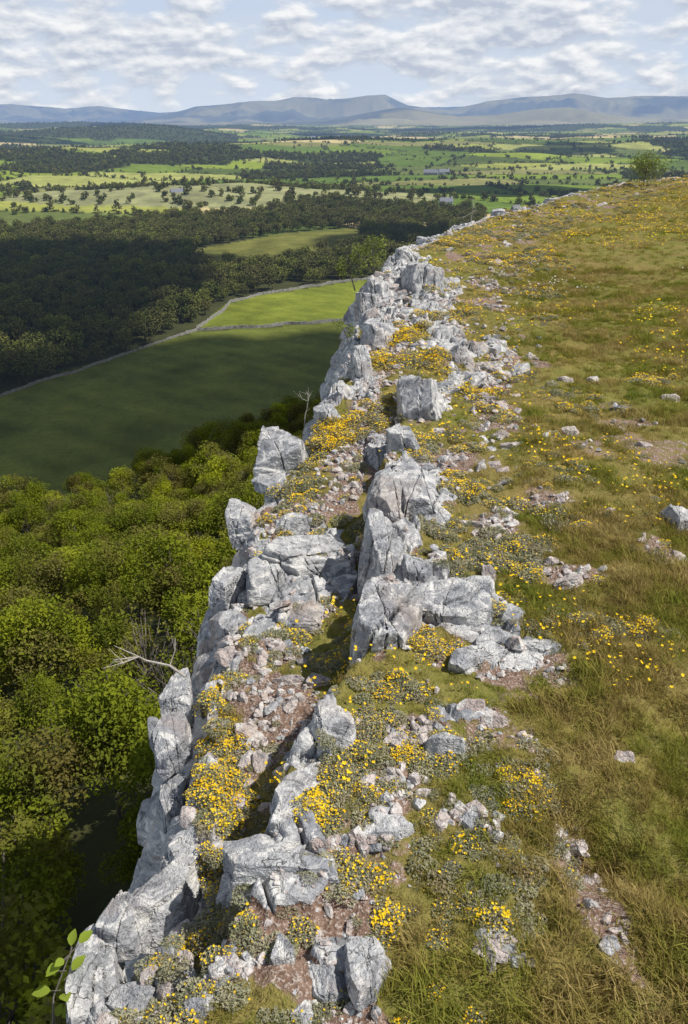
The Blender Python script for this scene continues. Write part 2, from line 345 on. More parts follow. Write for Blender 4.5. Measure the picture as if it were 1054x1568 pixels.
A.build('limestone_rubble_stones',[M_rub],smooth=False)
# ---------------------------------------------------------------- scatter
def newcoll(n): return bpy.data.collections.new(n)
def scatter(name,coll,pts,rot,scl,idx):
    n=len(pts); me=bpy.data.meshes.new(name); me.vertices.add(n); me.vertices.foreach_set('co',np.asarray(pts,np.float32).ravel())
    a=me.attributes.new('rot','FLOAT_VECTOR','POINT'); a.data.foreach_set('vector',np.asarray(rot,np.float32).ravel())
    a=me.attributes.new('scl','FLOAT_VECTOR','POINT'); a.data.foreach_set('vector',np.asarray(scl,np.float32).ravel())
    a=me.attributes.new('idx','INT','POINT'); a.data.foreach_set('value',np.asarray(idx,np.int32))
    ob=bpy.data.objects.new(name,me); S.collection.objects.link(ob)
    ng=bpy.data.node_groups.new(name+'_nodes','GeometryNodeTree')
    ng.interface.new_socket('Geometry',in_out='INPUT',socket_type='NodeSocketGeometry'); ng.interface.new_socket('Geometry',in_out='OUTPUT',socket_type='NodeSocketGeometry')
    N=ng.nodes; L=ng.links; gi=N.new('NodeGroupInput'); go=N.new('NodeGroupOutput'); ip=N.new('GeometryNodeInstanceOnPoints')
    ci=N.new('GeometryNodeCollectionInfo'); ci.inputs['Collection'].default_value=coll; ci.inputs['Separate Children'].default_value=True; ci.inputs['Reset Children'].default_value=True
    def na(nm,t): 
        x=N.new('GeometryNodeInputNamedAttribute'); x.data_type=t; x.inputs['Name'].default_value=nm; return x.outputs['Attribute']
    er=N.new('FunctionNodeEulerToRotation')
    L.new(gi.outputs[0],ip.inputs['Points']); L.new(ci.outputs[0],ip.inputs['Instance']); ip.inputs['Pick Instance'].default_value=True
    L.new(na('idx','INT'),ip.inputs['Instance Index']); L.new(na('rot','FLOAT_VECTOR'),er.inputs[0]); L.new(er.outputs[0],ip.inputs['Rotation'])
    L.new(na('scl','FLOAT_VECTOR'),ip.inputs['Scale']); L.new(ip.outputs[0],go.inputs[0])
    md=ob.modifiers.new('scatter','NODES'); md.node_group=ng
    return ob
def rots(n,tilt=.12): return np.stack([rng.normal(0,tilt,n),rng.normal(0,tilt,n),rng.uniform(0,6.283,n)],1)
# grass tufts
Cg=newcoll('grass_tufts')
for k in range(6):
    r=np.random.default_rng(50+k); nb=46; L_=[.036,.047,.028,.040,.058,.024][k]
    bx=r.normal(0,.022,(nb,2)); az=r.uniform(0,6.283,nb); ln=r.uniform(.5,1.2,nb)*L_; lean=r.uniform(.15,1.0,nb); w=r.uniform(.0008,.0016,nb)
    d=np.stack([np.cos(az),np.sin(az)],1); pr=np.stack([-np.sin(az),np.cos(az)],1)
    vs=[];qs=[];ts=[]
    for i in range(nb):
        b0=len(vs)
        for j,t in enumerate((0,.4,.75)):
            o=bx[i]+d[i]*ln[i]*lean[i]*t**1.7; z=ln[i]*t*(1-.35*lean[i]*t)-.004; ww=w[i]*(1-t*.5)
            vs.append([*(o-pr[i]*ww),z]); vs.append([*(o+pr[i]*ww),z])
        o=bx[i]+d[i]*ln[i]*lean[i]; vs.append([*o,ln[i]*(1-.35*lean[i])])
        qs+= [[b0,b0+1,b0+3,b0+2],[b0+2,b0+3,b0+5,b0+4]]; ts.append([b0+4,b0+5,b0+6])
    mesh_np('grass_tuft_%d'%k,vs,qs,ts,False,[M_grass],coll=Cg)
def sampleplat(n,y0,y1,pw=1.0):
    u=rng.uniform(0,1,n); y=(y0**pw+(y1**pw-y0**pw)*u)**(1/pw) if pw else y0*(y1/y0)**u
    e=xe(y); xr=.52*y+.9; x=e+rng.uniform(0,1,n)*np.clip(xr-e,.1,None); return x,y
P_=[];SC=[]
for n,y0,y1,s0 in ((18000,.8,4,1.0),(18000,4,12,1.1),(14000,12,41,1.25)):
    x,y=sampleplat(n,y0,y1,1.3); a=x-xe(y)
    gz=sst(.65,1.05,a/ab(y)+.35*(fbm(x*2,y*2,0,2,61)-.5)); pr=.38+.62*gz
    pr=pr*(1-.95*sst(.3,.55,soilness(x,y)))*sst(.0,.06,a)*(1-.97*rockmask(x,y))
    pr*=.35+.65*sst(.38,.54,fbm(x*5,y*5,0,2,62))
    k=rng.uniform(0,1,n)<pr; x,y=x[k],y[k]; gz=gz[k]
    s=s0*rng.uniform(.5,1.15,len(x))*(.62+.45*gz)*(.5+1.0*fbm(x*2.5,y*2.5,0,2,63))
    P_.append(np.stack([x,y,zp(x,y)],1)); SC.append(s)
pts=np.concatenate(P_); s=np.concatenate(SC); n=len(pts)
scatter('meadow_grass',Cg,pts,rots(n),np.stack([s,s,s],1),rng.integers(0,6,n))
# flower cushions
def flower(acc,c,r0,r,m):
    k=5; az0=r.uniform(0,6.28); tilt=rotm(r.normal(0,.4),r.normal(0,.4),0); vs=[[0,0,0]]
    for j in range(k*2):
        a=az0+math.pi*j/k; rr=r0*(1.0 if j%2==0 else .62); vs.append([rr*math.cos(a),rr*math.sin(a),r0*.3 if j%2==0 else r0*.1])
    v=np.array(vs)@tilt.T+c; acc.add(v,t=[[0,1+j,1+(j+1)%(k*2)] for j in range(k*2)],m=m)
def cushion(nm,coll,seed,nleaf,nfl,R,hh,ls=.006,fs=.0048):
    r=np.random.default_rng(seed); A=Acc()
    def pt(n,lift=0):
        q=R*np.sqrt(r.uniform(0,1,n)); t=r.uniform(0,6.283,n); x=q*np.cos(t)*(1+.2*np.sin(3*t)); y=q*np.sin(t)
        z=hh*(1-(q/R)**2)**.6*(.75+.5*vn(x*40,y*40,0,seed))+lift; return np.stack([x,y,z],1)
    c=pt(nleaf); c[:,2]*=r.uniform(.35,1,nleaf); leaves(A,c,ls,r,m=0,up=.6,asp=.45)
    for cc in pt(nfl,.005): flower(A,cc,fs*r.uniform(.7,1.2),r,1)
    A.build(nm,[M_gfol,M_flow],False,coll)
Cf=newcoll('rock_rose_cushions')
for k in range(4): cushion('cushion_%d'%k,Cf,k+1,340,[56,40,70,30][k],.055,.035)
for k in range(4,8): cushion('cushion_%d'%k,Cf,k+1,420,[5,8,0,2][k-4],.055,.03)
FL=[(620,513,36,12,110,1),(585,555,26,12,40,1),(512,655,38,14,110,1),(505,680,36,14,56,1),(665,547,24,8,34,1),(740,605,26,10,26,1),(325,1125,40,48,84,.95),(330,1200,46,34,74,.95),(315,1085,30,20,26,1),(345,1250,46,36,60,.65),(325,1310,36,24,38,.6),(300,992,28,10,18,1),(345,1040,40,14,22,.8),(520,1195,44,40,60,.35),(485,1235,28,20,18,1),(545,1150,34,26,26,.2),(600,1060,50,22,32,.3),(655,990,32,16,22,1),(740,855,72,30,96,.12),(815,880,28,14,16,.6),(700,745,36,22,44,.5),(640,680,28,22,30,.6),(680,810,40,20,30,.1),(800,840,50,22,36,.12),(800,1205,44,22,30,.4),(625,1160,26,14,12,.8),(460,745,50,14,36,.1),(470,710,44,14,30,.2),(350,1425,70,22,60,.12),(300,1455,60,16,36,.15),(520,1350,60,24,40,.15),(590,1415,20,14,8,.9),(240,1480,60,16,30,.1),(680,445,22,12,24,1),(700,480,40,12,38,.9),(650,485,26,12,26,.8),(620,555,28,14,26,.5),(780,400,80,16,56,.8),(720,370,50,8,36,.9),(840,390,50,12,24,.7),(975,970,50,22,26,.4),(770,940,30,20,14,.5),(500,1010,50,16,22,.1),(440,970,60,16,22,.2),(580,640,40,20,24,.5),(1000,590,40,12,20,.7),(1035,270,10,5,20,1),(770,640,30,12,12,.6),(720,690,30,10,12,.7),(540,985,24,12,8,.6),(830,450,40,12,14,.6),(575,1110,40,22,20,.25),(620,930,120,70,24,.2),(470,860,90,60,26,.2),(880,800,60,20,24,.15),(900,950,60,26,22,.2)]
pp=[];ii=[]
def addc(x,y,sc,dens,rmul):
    k=((x-xe(y))>.0)&(rng.uniform(0,1,len(x))>rmul*rockmask(x,y)); x,y,d=x[k],y[k],dens if np.isscalar(dens) else dens[k]
    pp.append(np.stack([x,y,zp(x,y)-.004,np.full(len(x),sc)],1)); ii.append(np.where(rng.uniform(0,1,len(x))<d,rng.integers(0,4,len(x)),rng.integers(4,8,len(x))))
for px,py,w,h_,n,dens in FL:
    x0,y0,z0,sc=P(px,py); sy=max(.04,P(px,py-h_)[1]-y0)
    addc(x0+rng.normal(0,.45,n)*w*sc,y0+rng.normal(0,.45,n)*sy,.85 if y0<3 else min(1.9,.6+y0/9),dens,.5)
for n,y0,y1,thr in ((800,1.2,4,.62),(1500,4,14,.61),(1900,14,40,.57)):
    y=y0*(y1/y0)**rng.uniform(0,1,n); x=xe(y)+ab(y)*1.15*rng.uniform(0,1,n)**1.1
    f=fbm(x*2.2,y*1.5,0,3,71); k=(f>thr-.10*rng.uniform(0,1,n)); x,y=x[k],y[k]
    addc(x,y,.8 if y0<3 else (1.1 if y0<10 else 1.8),.15 if y0<3 else .4,.9)
n=1100; x,y=sampleplat(n,1.2,40,.5); k=fbm(x*1.3,y*1.0,0,3,75)>.58; addc(x[k],y[k],.7,.4,.9)
pp=np.concatenate(pp); ii=np.concatenate(ii); n=len(pp); s=pp[:,3]*rng.uniform(.5,1.2,n)
scatter('yellow_rock_rose_flowers',Cf,pp[:,:3],rots(n,.15),np.stack([s,s,s*rng.uniform(.7,1.2,n)],1),ii)
# single buttercups and daisies in the turf
Cb=newcoll('meadow_flower_heads')
for k in range(3):
    r=np.random.default_rng(90+k); A=Acc()
    for j in range(3):
        c=np.array([r.normal(0,.05),r.normal(0,.05),r.uniform(.03,.055)]); tube(A,[[c[0]*.9,c[1]*.9,0],c],[.0008,.0006],0,3); flower(A,c,.0085,r,1)
    A.build('meadow_flower_%d'%k,[M_grass,M_flow if k<2 else M_white],False,Cb)
x,y=sampleplat(5600,1.0,40,.6); f=fbm(x*.9,y*.7,0,3,81)
k=(f>.46)&(soilness(x,y)<.5)&((x-xe(y))>.3)&(rockmask(x,y)<.3); x,y=x[k],y[k]; n=len(x)
wx,wy,_,_=P(990,425)
idx=np.where((np.hypot((x-wx)/2.2,(y-wy)/1.6)<1),2,rng.integers(0,2,n)); s=np.clip(.8+y/14,.8,2.2)*rng.uniform(.7,1.2,n)
scatter('meadow_flowers',Cb,np.stack([x,y,zp(x,y)],1),rots(n,.1),np.stack([s,s,s],1),idx)
# pebbles / stones
Cp=newcoll('limestone_pebbles')
for k in range(8):
    v,f=rock(500+k,(1,rng.uniform(.5,.9),rng.uniform(.3,.6)),3,8,.02,steps=2,lo=.5); mesh_np('pebble_%d'%k,v,None,f,False,[M_rub if k<6 else M_rock],coll=Cp)
n=46000; x,y=sampleplat(n,.9,12,1.1); so=soilness(x,y); a=x-xe(y)
pr=sst(.3,.8,so)*sst(.30,.52,fbm(x*6,y*6,0,2,88))*.9*(.3+.7*sst(1.25,.9,a/ab(y)))+.04*sst(1.1,.6,a/ab(y)); k=rng.uniform(0,1,n)<pr; x,y=x[k],y[k]; n=len(x)
s=.007+.040*rng.uniform(0,1,n)**2.6; s*=np.clip(.7+y/7,1,1.8)
r1=np.stack([rng.normal(0,.5,n),rng.normal(0,.5,n),rng.uniform(0,6.28,n)],1)
scatter('limestone_pebbles',Cp,np.stack([x,y,zp(x,y)+s*.12],1),r1,np.stack([s,s,s],1),rng.integers(0,8,n))
n=900; y=1.2*(38/1.2)**rng.uniform(0,1,n); x=xe(y)+ab(y)*.85*rng.uniform(0,1,n)**1.3; k=fbm(x*1.5,y*1.5,0,2,99)>.48; x,y=x[k],y[k]; n=len(x)
s=(.03+.10*rng.uniform(0,1,n)**2.5)*np.clip(.6+y/9,.8,1.8)
hx=[];hs=[]
for (x0,y0,sx,sy),q in zip(SW,SOIL):
    m_=32 if q[0]<800 else (14 if q[0]<880 else 5); xx=x0+rng.normal(0,.45,m_)*sx; yy=y0+rng.normal(0,.45,m_)*sy; hx.append(np.stack([xx,yy],1)); hs.append((.02+.055*rng.uniform(0,1,m_)**1.8)*(1 if y0<3.5 else 1.2))
hx=np.concatenate(hx); hs=np.concatenate(hs); kk=(hx[:,0]-xe(hx[:,1]))>.03; hx=hx[kk]; hs=hs[kk]
x=np.concatenate([x,hx[:,0]]); y=np.concatenate([y,hx[:,1]]); s=np.concatenate([s,hs]); n=len(x)
scatter('limestone_stones',Cp,np.stack([x,y,zp(x,y)+s*.03],1),rots(n,.4),np.stack([s,s,s],1),rng.integers(0,8,n))
# ---------------------------------------------------------------- trees
def tree(nm,coll,seed,Ht,R,nl,ls,mats,ncl=16,base=.28,limbs=8,squash=.8,tw=1.0):
    r=np.random.default_rng(seed); A=Acc()
    tp=[[0,0,-.06*Ht],[r.normal(0,.02)*Ht,r.normal(0,.02)*Ht,Ht*.3],[r.normal(0,.04)*Ht,r.normal(0,.04)*Ht,Ht*.6],[r.normal(0,.05)*Ht,r.normal(0,.05)*Ht,Ht*.88]]
    tube(A,tp,[Ht*.022*tw,Ht*.016*tw,Ht*.01*tw,Ht*.003],0,6)
    cc=[]
    for i in range(ncl):
        t=r.uniform(0,6.283); z=r.uniform(-.8,1); q=math.sqrt(max(.05,1-z*z))*r.uniform(.35,.85)
        cc.append([R*q*math.cos(t),R*q*math.sin(t),Ht*(.5+base/2)+z*Ht*(1-base)*.42*r.uniform(.7,1)])
    cc=np.array(cc)
    for i in range(limbs):
        e=cc[i%ncl]+(r.normal(0,.15*R,3) if i>=ncl else 0); s0=np.array(tp[1])*.5+np.array(tp[2])*.5*r.uniform(.4,1.1); s0[2]=min(s0[2],e[2]*.85)
        mid=(s0+e)/2+r.normal(0,.05*R,3); tube(A,[s0,mid,e],[Ht*.010*tw,Ht*.006*tw,Ht*.002],0,4)
    w=r.uniform(.5,1.4,ncl); w/=w.sum(); ci=r.choice(ncl,nl,p=w)
    d=r.normal(0,1,(nl,3)); d/=np.linalg.norm(d,axis=1)[:,None]; rad=R*.36*(w[ci]*ncl)**.5*r.uniform(.3,1.12,nl)**.5
    c=cc[ci]+d*rad[:,None]*np.array([1,1,squash]); leaves(A,c,ls,r,1,.5)
    return A.build(nm,mats,False,coll)
C1=newcoll('broadleaf_trees_near')
for k in range(7): tree('broadleaf_tree_%d'%k,C1,600+k,[9,8,10,7,9,8,8][k],[3.2,3.0,3.4,2.8,2.6,2.8,2.6][k],[4200,3900,4400,3600,3000,900,260][k],[.135,.14,.14,.13,.13,.12,.1][k],[M_bark,M_leafN],26,limbs=[14,14,14,14,14,30,46][k],tw=1 if k<5 else .8)
C2=newcoll('broadleaf_trees_mid')
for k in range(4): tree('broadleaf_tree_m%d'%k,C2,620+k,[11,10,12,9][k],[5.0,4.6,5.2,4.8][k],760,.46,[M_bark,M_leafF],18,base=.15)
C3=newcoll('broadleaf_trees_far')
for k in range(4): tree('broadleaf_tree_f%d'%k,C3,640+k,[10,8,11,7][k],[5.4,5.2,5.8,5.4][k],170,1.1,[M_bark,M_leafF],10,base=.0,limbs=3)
# ---------------------------------------------------------------- valley terrain
def inpoly(x,y,poly):
    c=np.zeros(x.shape,bool); n=len(poly); j=n-1
    for i in range(n):
        xi,yi=poly[i]; xj,yj=poly[j]
        c^=((yi>y)!=(yj>y))&(x<(xj-xi)*(y-yi)/((yj-yi)+1e-12)+xi); j=i
    return c
F1=[V(*p) for p in [(-120,850),(13,800),(190,765),(300,705),(480,640),(600,600),(760,480),(560,491),(300,508),(270,516),(13,600),(-120,650)]]
F2=[V(*p) for p in [(303,503),(347,466),(400,451),(560,429),(700,410),(760,478),(560,489)]]
F3=[V(*p) for p in [(285,385),(320,418),(430,408),(548,385),(556,348),(430,358)]]
W1=[V(*p) for p in [(-150,670),(13,600),(270,515),(350,460),(440,442),(560,425),(720,400),(740,330),(570,326),(480,322),(380,335),(240,340),(100,352),(-150,365)]]
HUM=V(350,312)
def ridge(pts,R):
    a=[];z=[]
    for px,py in pts:
        dx,dy,dz=ray(px,py); a.append(math.atan2(dx,dy)); z.append(H+R*dz/math.hypot(dx,dy))
    return np.array(a),np.array(z),R
RA=ridge([(-700,170),(-200,163),(13,159),(60,162),(100,166),(150,162),(200,168),(245,172),(330,167),(400,170),(700,163),(1054,158),(1600,160)],27000)
RB=ridge([(-600,188),(180,188),(245,177),(300,163),(345,159),(380,155),(420,153),(450,147),(500,151),(540,149),(590,143),(605,150),(625,160),(660,166),(690,168),(740,156),(770,152),(800,148),(840,147),(880,142),(930,149),(985,145),(1054,147),(1600,150)],17500)
RC=ridge([(-600,190),(300,190),(420,187),(500,184),(550,175),(600,166),(620,165),(650,170),(700,178),(760,176),(820,167),(870,164),(920,174),(980,181),(1054,182),(1600,180)],11500)
RD=ridge([(-600,192),(13,189),(120,187),(200,188),(260,192),(340,197),(420,195),(520,199),(640,198),(720,195),(800,193),(900,190),(1054,187),(1600,187)],6600)
def zv(x,y):
    r=np.hypot(x,y); az=np.arctan2(x,y); s=-.756*x+.655*y
    z=-28-47*sst(0,157,s)**.9
    z=z+.9*(fbm(x*.03,y*.03,0,3,21)-.5)*sst(20,60,r)*2
    z=z+16*np.exp(-(((x-HUM[0])/230)**2+((y-HUM[1])/95)**2))*(.7+.6*fbm(x*.01,y*.01,0,3,22))
    am=sst(750,2200,r)
    z=z+am*(100*(fbm(x/800,y/620,0,4,23)-.46)+20*sst(3000,9000,r)*fbm(x/1900,y/1400,0,3,24))
    z=z+38*np.exp(-((r-4300)/700)**2)*sst(-.12,-.3,az)
    rg=1-np.abs(fbm(x/1100,y/1100,0,5,25)-.5)*4.0
    for (A_,Z_,R),w,cv in ((RD,800.,.3),(RC,1500.,.9),(RB,2600.,.9),(RA,3500.,.9)):
        zz=np.interp(az,A_,Z_)+75; q=(r-R)/w
        z=np.maximum(z,-75+zz*np.exp(-q*q*1.1)*(1-(1-rg)*cv*np.clip(np.abs(q)*2.2,0,1)))
    return z
def cells(x,y,size,seed):
    wx=x+60*(fbm(x/300,y/300,0,2,seed+1)-.5); wy=y+60*(fbm(x/300,y/300,0,2,seed+2)-.5)
    f1,f2,idv,_,_=vor(wx*.75/size,wy*1.2/size,seed)
    return (f2-f1)*size*.5,idv
PAL=np.array([(.10,.15,.03),(.15,.21,.035),(.22,.28,.04),(.12,.15,.045),(.27,.29,.07),(.17,.23,.035),(.48,.40,.20),(.11,.17,.035),(.21,.21,.08),(.31,.33,.10),(.08,.11,.03)])
def woodmask(x,y):
    r=np.hypot(x,y); az=np.arctan2(x,y)
    bd,idv=cells(x,y,150,31)
    w=(idv>.90)&(r>800)
    w|=(fbm(x/300,y/300,0,4,36)>.655)&(r>1000)
    w|=(np.abs(r-3900)<450)&(az<-.12)&(fbm(x/300,y/300,0,2,37)>.45)
    w|=(np.abs(r-6400)<600)&(fbm(x/500,y/500,0,3,34)>.42)
    hum=np.exp(-(((x-HUM[0])/260)**2+((y-HUM[1])/110)**2))>.45
    w&=~hum
    return w,bd,idv,hum
def valcol(x,y):
    r=np.hypot(x,y); w,bd,idv,hum=woodmask(x,y)
    col=PAL[(idv*997).astype(int)%len(PAL)].copy(); nz=fbm(x/40,y/40,0,3,38)[...,None]; col*=.7+.6*nz
    col[hum]=np.array([.25,.26,.13])*(.5+1.0*fbm(x[hum]/22,y[hum]/14,0,4,39)[:,None])
    col[w]=(.055,.07,.026); hd=(bd<2.2)&(r>620)&~hum; col[hd]=(.055,.07,.026)
    col[r<620]=(.055,.06,.024)
    moor=sst(8000,10000,r)[...,None]; mc=np.array([.11,.11,.075])*(.1+1.8*fbm(x/600,y/600,0,5,40)[...,None]); mc=mc+np.array([.20,.16,.05])*sst(.5,.58,fbm(x/1100,y/1100,0,4,44))[...,None]
    col=col*(1-moor)+mc*moor
    def f(poly,c,am=.25):
        m=inpoly(x,y,poly); st=1+am*(fbm(x[m]/14,y[m]/14,0,4,45)-.5)*2+.07*np.sin((x[m]*.6+y[m]*.8)/1.5); col[m]=np.array(c)*st[:,None]
    f(F1,(.12,.14,.03),.45); f(F2,(.15,.18,.028),.4); f(F3,(.14,.145,.04),.4)
    return col
azs=np.radians(np.concatenate([np.arange(-95,-36,1.2),np.arange(-36,30,.095),np.arange(30,100,1.2)]))
rs=4*1.0112**np.arange(0,int(math.log(34000/4)/math.log(1.0112)))
AZ,RR=np.meshgrid(azs,rs); VX=(RR*np.sin(AZ)).ravel(); VY=(RR*np.cos(AZ)).ravel(); VZ=zv(VX,VY); VC=valcol(VX,VY)
m,b=newmat('valley_fields'); p=b.pos(); col=b.attr('Col')
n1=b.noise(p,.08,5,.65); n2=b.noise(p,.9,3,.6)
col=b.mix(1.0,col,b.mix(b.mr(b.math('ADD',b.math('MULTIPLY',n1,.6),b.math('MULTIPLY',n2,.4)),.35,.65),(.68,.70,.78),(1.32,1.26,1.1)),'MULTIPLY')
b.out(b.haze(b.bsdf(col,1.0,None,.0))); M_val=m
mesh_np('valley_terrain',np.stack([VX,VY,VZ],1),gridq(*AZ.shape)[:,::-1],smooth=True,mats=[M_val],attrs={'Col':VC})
def treescatter(name,coll,idx,x,y,smin,smax,zs=1.0):
    n=len(x); s=rng.uniform(smin,smax,n) if np.isscalar(smin) else smin*rng.uniform(.7,1.2,n)
    return scatter(name,coll,np.stack([x,y,zv(x,y)-.2],1),rots(n,.04),np.stack([s*rng.uniform(.85,1.2,n),s*rng.uniform(.85,1.2,n),s*zs],1),idx)
gx,gy=np.meshgrid(np.arange(-190,150,4.4),np.arange(-10,330,4.4)); gx=gx.ravel()+rng.uniform(-2,2,gx.size); gy=gy.ravel()+rng.uniform(-2,2,gy.size)
s=-.756*gx+.655*gy; k=(s>6)&(s<165)&(np.arctan2(gx,gy)>-1.0)&(np.arctan2(gx,gy)<.25)&~inpoly(gx,gy,F1)&~((gx>-2.5)&(gy<60)); gx,gy=gx[k],gy[k]
treescatter('woodland_below_cliff',C1,rng.choice(7,len(gx),p=[.17,.17,.17,.15,.12,.12,.10]),gx,gy,.6,1.25)
px_=[p[0] for p in W1]; py_=[p[1] for p in W1]
gx,gy=np.meshgrid(np.arange(min(px_),max(px_),6.6),np.arange(min(py_),max(py_),6.6)); gx=gx.ravel()+rng.uniform(-3,3,gx.size); gy=gy.ravel()+rng.uniform(-3,3,gy.size)
k=inpoly(gx,gy,W1)&~inpoly(gx,gy,F3)&~inpoly(gx,gy,F2)&~inpoly(gx,gy,F1)&(fbm(gx/60,gy/60,0,2,55)>.25); gx,gy=gx[k],gy[k]
treescatter('valley_woodland',C2,rng.integers(0,4,len(gx)),gx,gy,.55,1.1)
n=150000; r_=620*(8500/620)**rng.uniform(0,1,n); az=np.radians(rng.uniform(-27,26,n)); x=r_*np.sin(az); y=r_*np.cos(az)
w,bd,idv,hum=woodmask(x,y); q=rng.uniform(0,1,n); hed=(bd<1.8+r_/1500)&~hum; k=(w&(q<.42))|(hed&(q<.6))|(q<.006)|(hum&(q<.03)); k&=~inpoly(x,y,F3)&~inpoly(x,y,W1)
sz_=np.where(hed&~w,np.where(rng.uniform(0,1,n)<.8,.36,.75),.75)[k]
treescatter('distant_trees_and_hedgerows',C3,rng.integers(0,4,int(k.sum())),x[k],y[k],sz_,None)
# ---------------------------------------------------------------- dry stone walls
m,b=newmat('dry_stone'); p=b.pos(); vo=b.n('ShaderNodeTexVoronoi',Vector=p,Scale=3.5)
col=b.mix(b.mr(b.noise(p,1.5,4),.3,.7),(.22,.215,.20),(.40,.39,.37)); col=b.mix(b.mr(vo.outputs[0],.35,.6,0,.6),col,(.08,.08,.07)); b.out(b.bsdf(col,.9)); M_wall=m
def wall(pl,h=1.3,w=.6):
    pts=[]
    for a_,b_ in zip(pl[:-1],pl[1:]):
        L=math.hypot(b_[0]-a_[0],b_[1]-a_[1]); k=max(2,int(L/1.2))
        for i in range(k): t=i/k; pts.append((a_[0]+(b_[0]-a_[0])*t,a_[1]+(b_[1]-a_[1])*t))
    pts.append(pl[-1]); pts=np.array(pts); d=np.gradient(pts,axis=0); d/=np.linalg.norm(d,axis=1)[:,None]; nr=np.stack([-d[:,1],d[:,0]],1)
    pts=pts+nr*((fbm(pts[:,0]/12,pts[:,1]/12,0,2,66)-.5)*5+rng.normal(0,.1,len(pts)))[:,None]; z=zv(pts[:,0],pts[:,1]); hh=h*rng.uniform(.7,1.15,len(pts))
    rows=[]
    for o,zz in ((-w/2,-.3),(-w*.3,1),(w*.3,1),(w/2,-.3)):
        rows.append(np.stack([pts[:,0]+nr[:,0]*o,pts[:,1]+nr[:,1]*o,z+(hh if zz==1 else zz)],1))
    mesh_np('dry_stone_wall',np.array(rows).reshape(-1,3),gridq(4,len(pts)),smooth=False,mats=[M_wall])
wall([V(*p) for p in [(285,512),(303,507),(430,499),(560,490),(760,476)]]); wall([V(*p) for p in [(303,505),(345,474),(352,464),(400,451),(470,441),(560,429),(700,410)]])
wall([V(*p) for p in [(-80,632),(13,601),(150,560),(270,516),(285,512)]],.9,.4)
# ---------------------------------------------------------------- farm buildings
def plain(name,c):
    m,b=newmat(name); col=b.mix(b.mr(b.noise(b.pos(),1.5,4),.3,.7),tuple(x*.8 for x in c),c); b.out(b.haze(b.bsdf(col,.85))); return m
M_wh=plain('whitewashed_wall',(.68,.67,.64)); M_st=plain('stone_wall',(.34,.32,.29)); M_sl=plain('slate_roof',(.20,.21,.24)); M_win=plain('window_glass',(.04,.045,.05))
def house(px,py,l,w,h,ang,mw,nm='farmhouse'):
    x,y=V(px,py); 
    for i in range(6):
        z=float(zv(np.array([x]),np.array([y]))[0]); x,y=V(px,py,z)
    e=bpy.data.objects.new(nm,None); S.collection.objects.link(e); e.location=(x,y,z); e.rotation_euler=(0,0,ang)
    def part(n,v,f,m):
        me=bpy.data.meshes.new(n); me.from_pydata(v,[],f); me.materials.append(m); me.update(); o=bpy.data.objects.new(n,me); S.collection.objects.link(o); o.parent=e
    a,c=l/2,w/2; rh=h+w*.42
    part('walls',[(-a,-c,-2),(a,-c,-2),(a,c,-2),(-a,c,-2),(-a,-c,h),(a,-c,h),(a,c,h),(-a,c,h),(-a,0,rh),(a,0,rh)],[(0,1,5,4),(1,2,6,9,5),(2,3,7,6),(3,0,4,8,7)],mw)
    o=.4; part('roof',[(-a-o,-c-o,h-.25),(a+o,-c-o,h-.25),(a+o,0,rh+.15),(-a-o,0,rh+.15),(-a-o,c+o,h-.25),(a+o,c+o,h-.25)],[(0,1,2,3),(3,2,5,4)],M_sl)
    v=[];f=[]
    for k in range(int(l//3)):
        for zz in ([1.0,3.6] if h>4.5 else [1.0]):
            xx=-a+1.5+k*3; b0=len(v); v+=[(xx-.5,-c-.03,zz),(xx+.5,-c-.03,zz),(xx+.5,-c-.03,zz+1.2),(xx-.5,-c-.03,zz+1.2)]; f.append((b0,b0+1,b0+2,b0+3))
    part('windows',v,f,M_win)
    q=.5; part('chimney',[(a-1.5+i*q*2,-q+j*q*2,rh-1+k*2.4) for k in (0,1) for i,j in ((0,0),(1,0),(1,1),(0,1))],[(0,1,5,4),(1,2,6,5),(2,3,7,6),(3,0,4,7),(4,5,6,7)],mw)
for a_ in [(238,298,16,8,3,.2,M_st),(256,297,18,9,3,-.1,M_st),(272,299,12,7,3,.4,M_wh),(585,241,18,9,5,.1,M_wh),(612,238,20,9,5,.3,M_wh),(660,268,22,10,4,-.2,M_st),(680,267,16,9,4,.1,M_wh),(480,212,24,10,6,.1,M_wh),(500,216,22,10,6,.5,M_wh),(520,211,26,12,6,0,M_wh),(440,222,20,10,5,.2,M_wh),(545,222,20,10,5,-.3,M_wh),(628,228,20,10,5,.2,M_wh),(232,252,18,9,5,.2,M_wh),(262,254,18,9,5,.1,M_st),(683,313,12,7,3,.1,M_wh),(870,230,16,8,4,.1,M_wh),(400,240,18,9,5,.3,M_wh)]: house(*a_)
# ---------------------------------------------------------------- shrubs & twigs at the edge
def shrub(nm,px,py,Hh,R,nl,ls,seed,mats,off=(0,0,0),tilt=0,**kw):
    o=tree(nm,S.collection,seed,Hh,R,nl,ls,mats,**kw); x,y,z,_=P(px,py); o.location=(x+off[0],y+off[1],z+off[2]); o.rotation_euler=(0,tilt,0); return o
shrub('hawthorn_tree',985,284,1.0,.72,1700,.03,701,[M_bark,M_leafS],ncl=24,base=.02,limbs=24)
shrub('hawthorn_shrub',588,425,.6,.28,520,.022,702,[M_bark,M_leafS],off=(-.1,0,.0),tilt=-.25,ncl=12,base=.1)
shrub('hawthorn_shrub',556,430,.5,.22,260,.020,703,[M_bark,M_leafS],off=(-.12,0,-.1),tilt=-.3,ncl=8,base=.1)
shrub('hawthorn_shrub',548,512,.32,.14,140,.015,704,[M_bark,M_leafS],off=(-.08,0,-.12),tilt=-.4,ncl=8,base=.1)
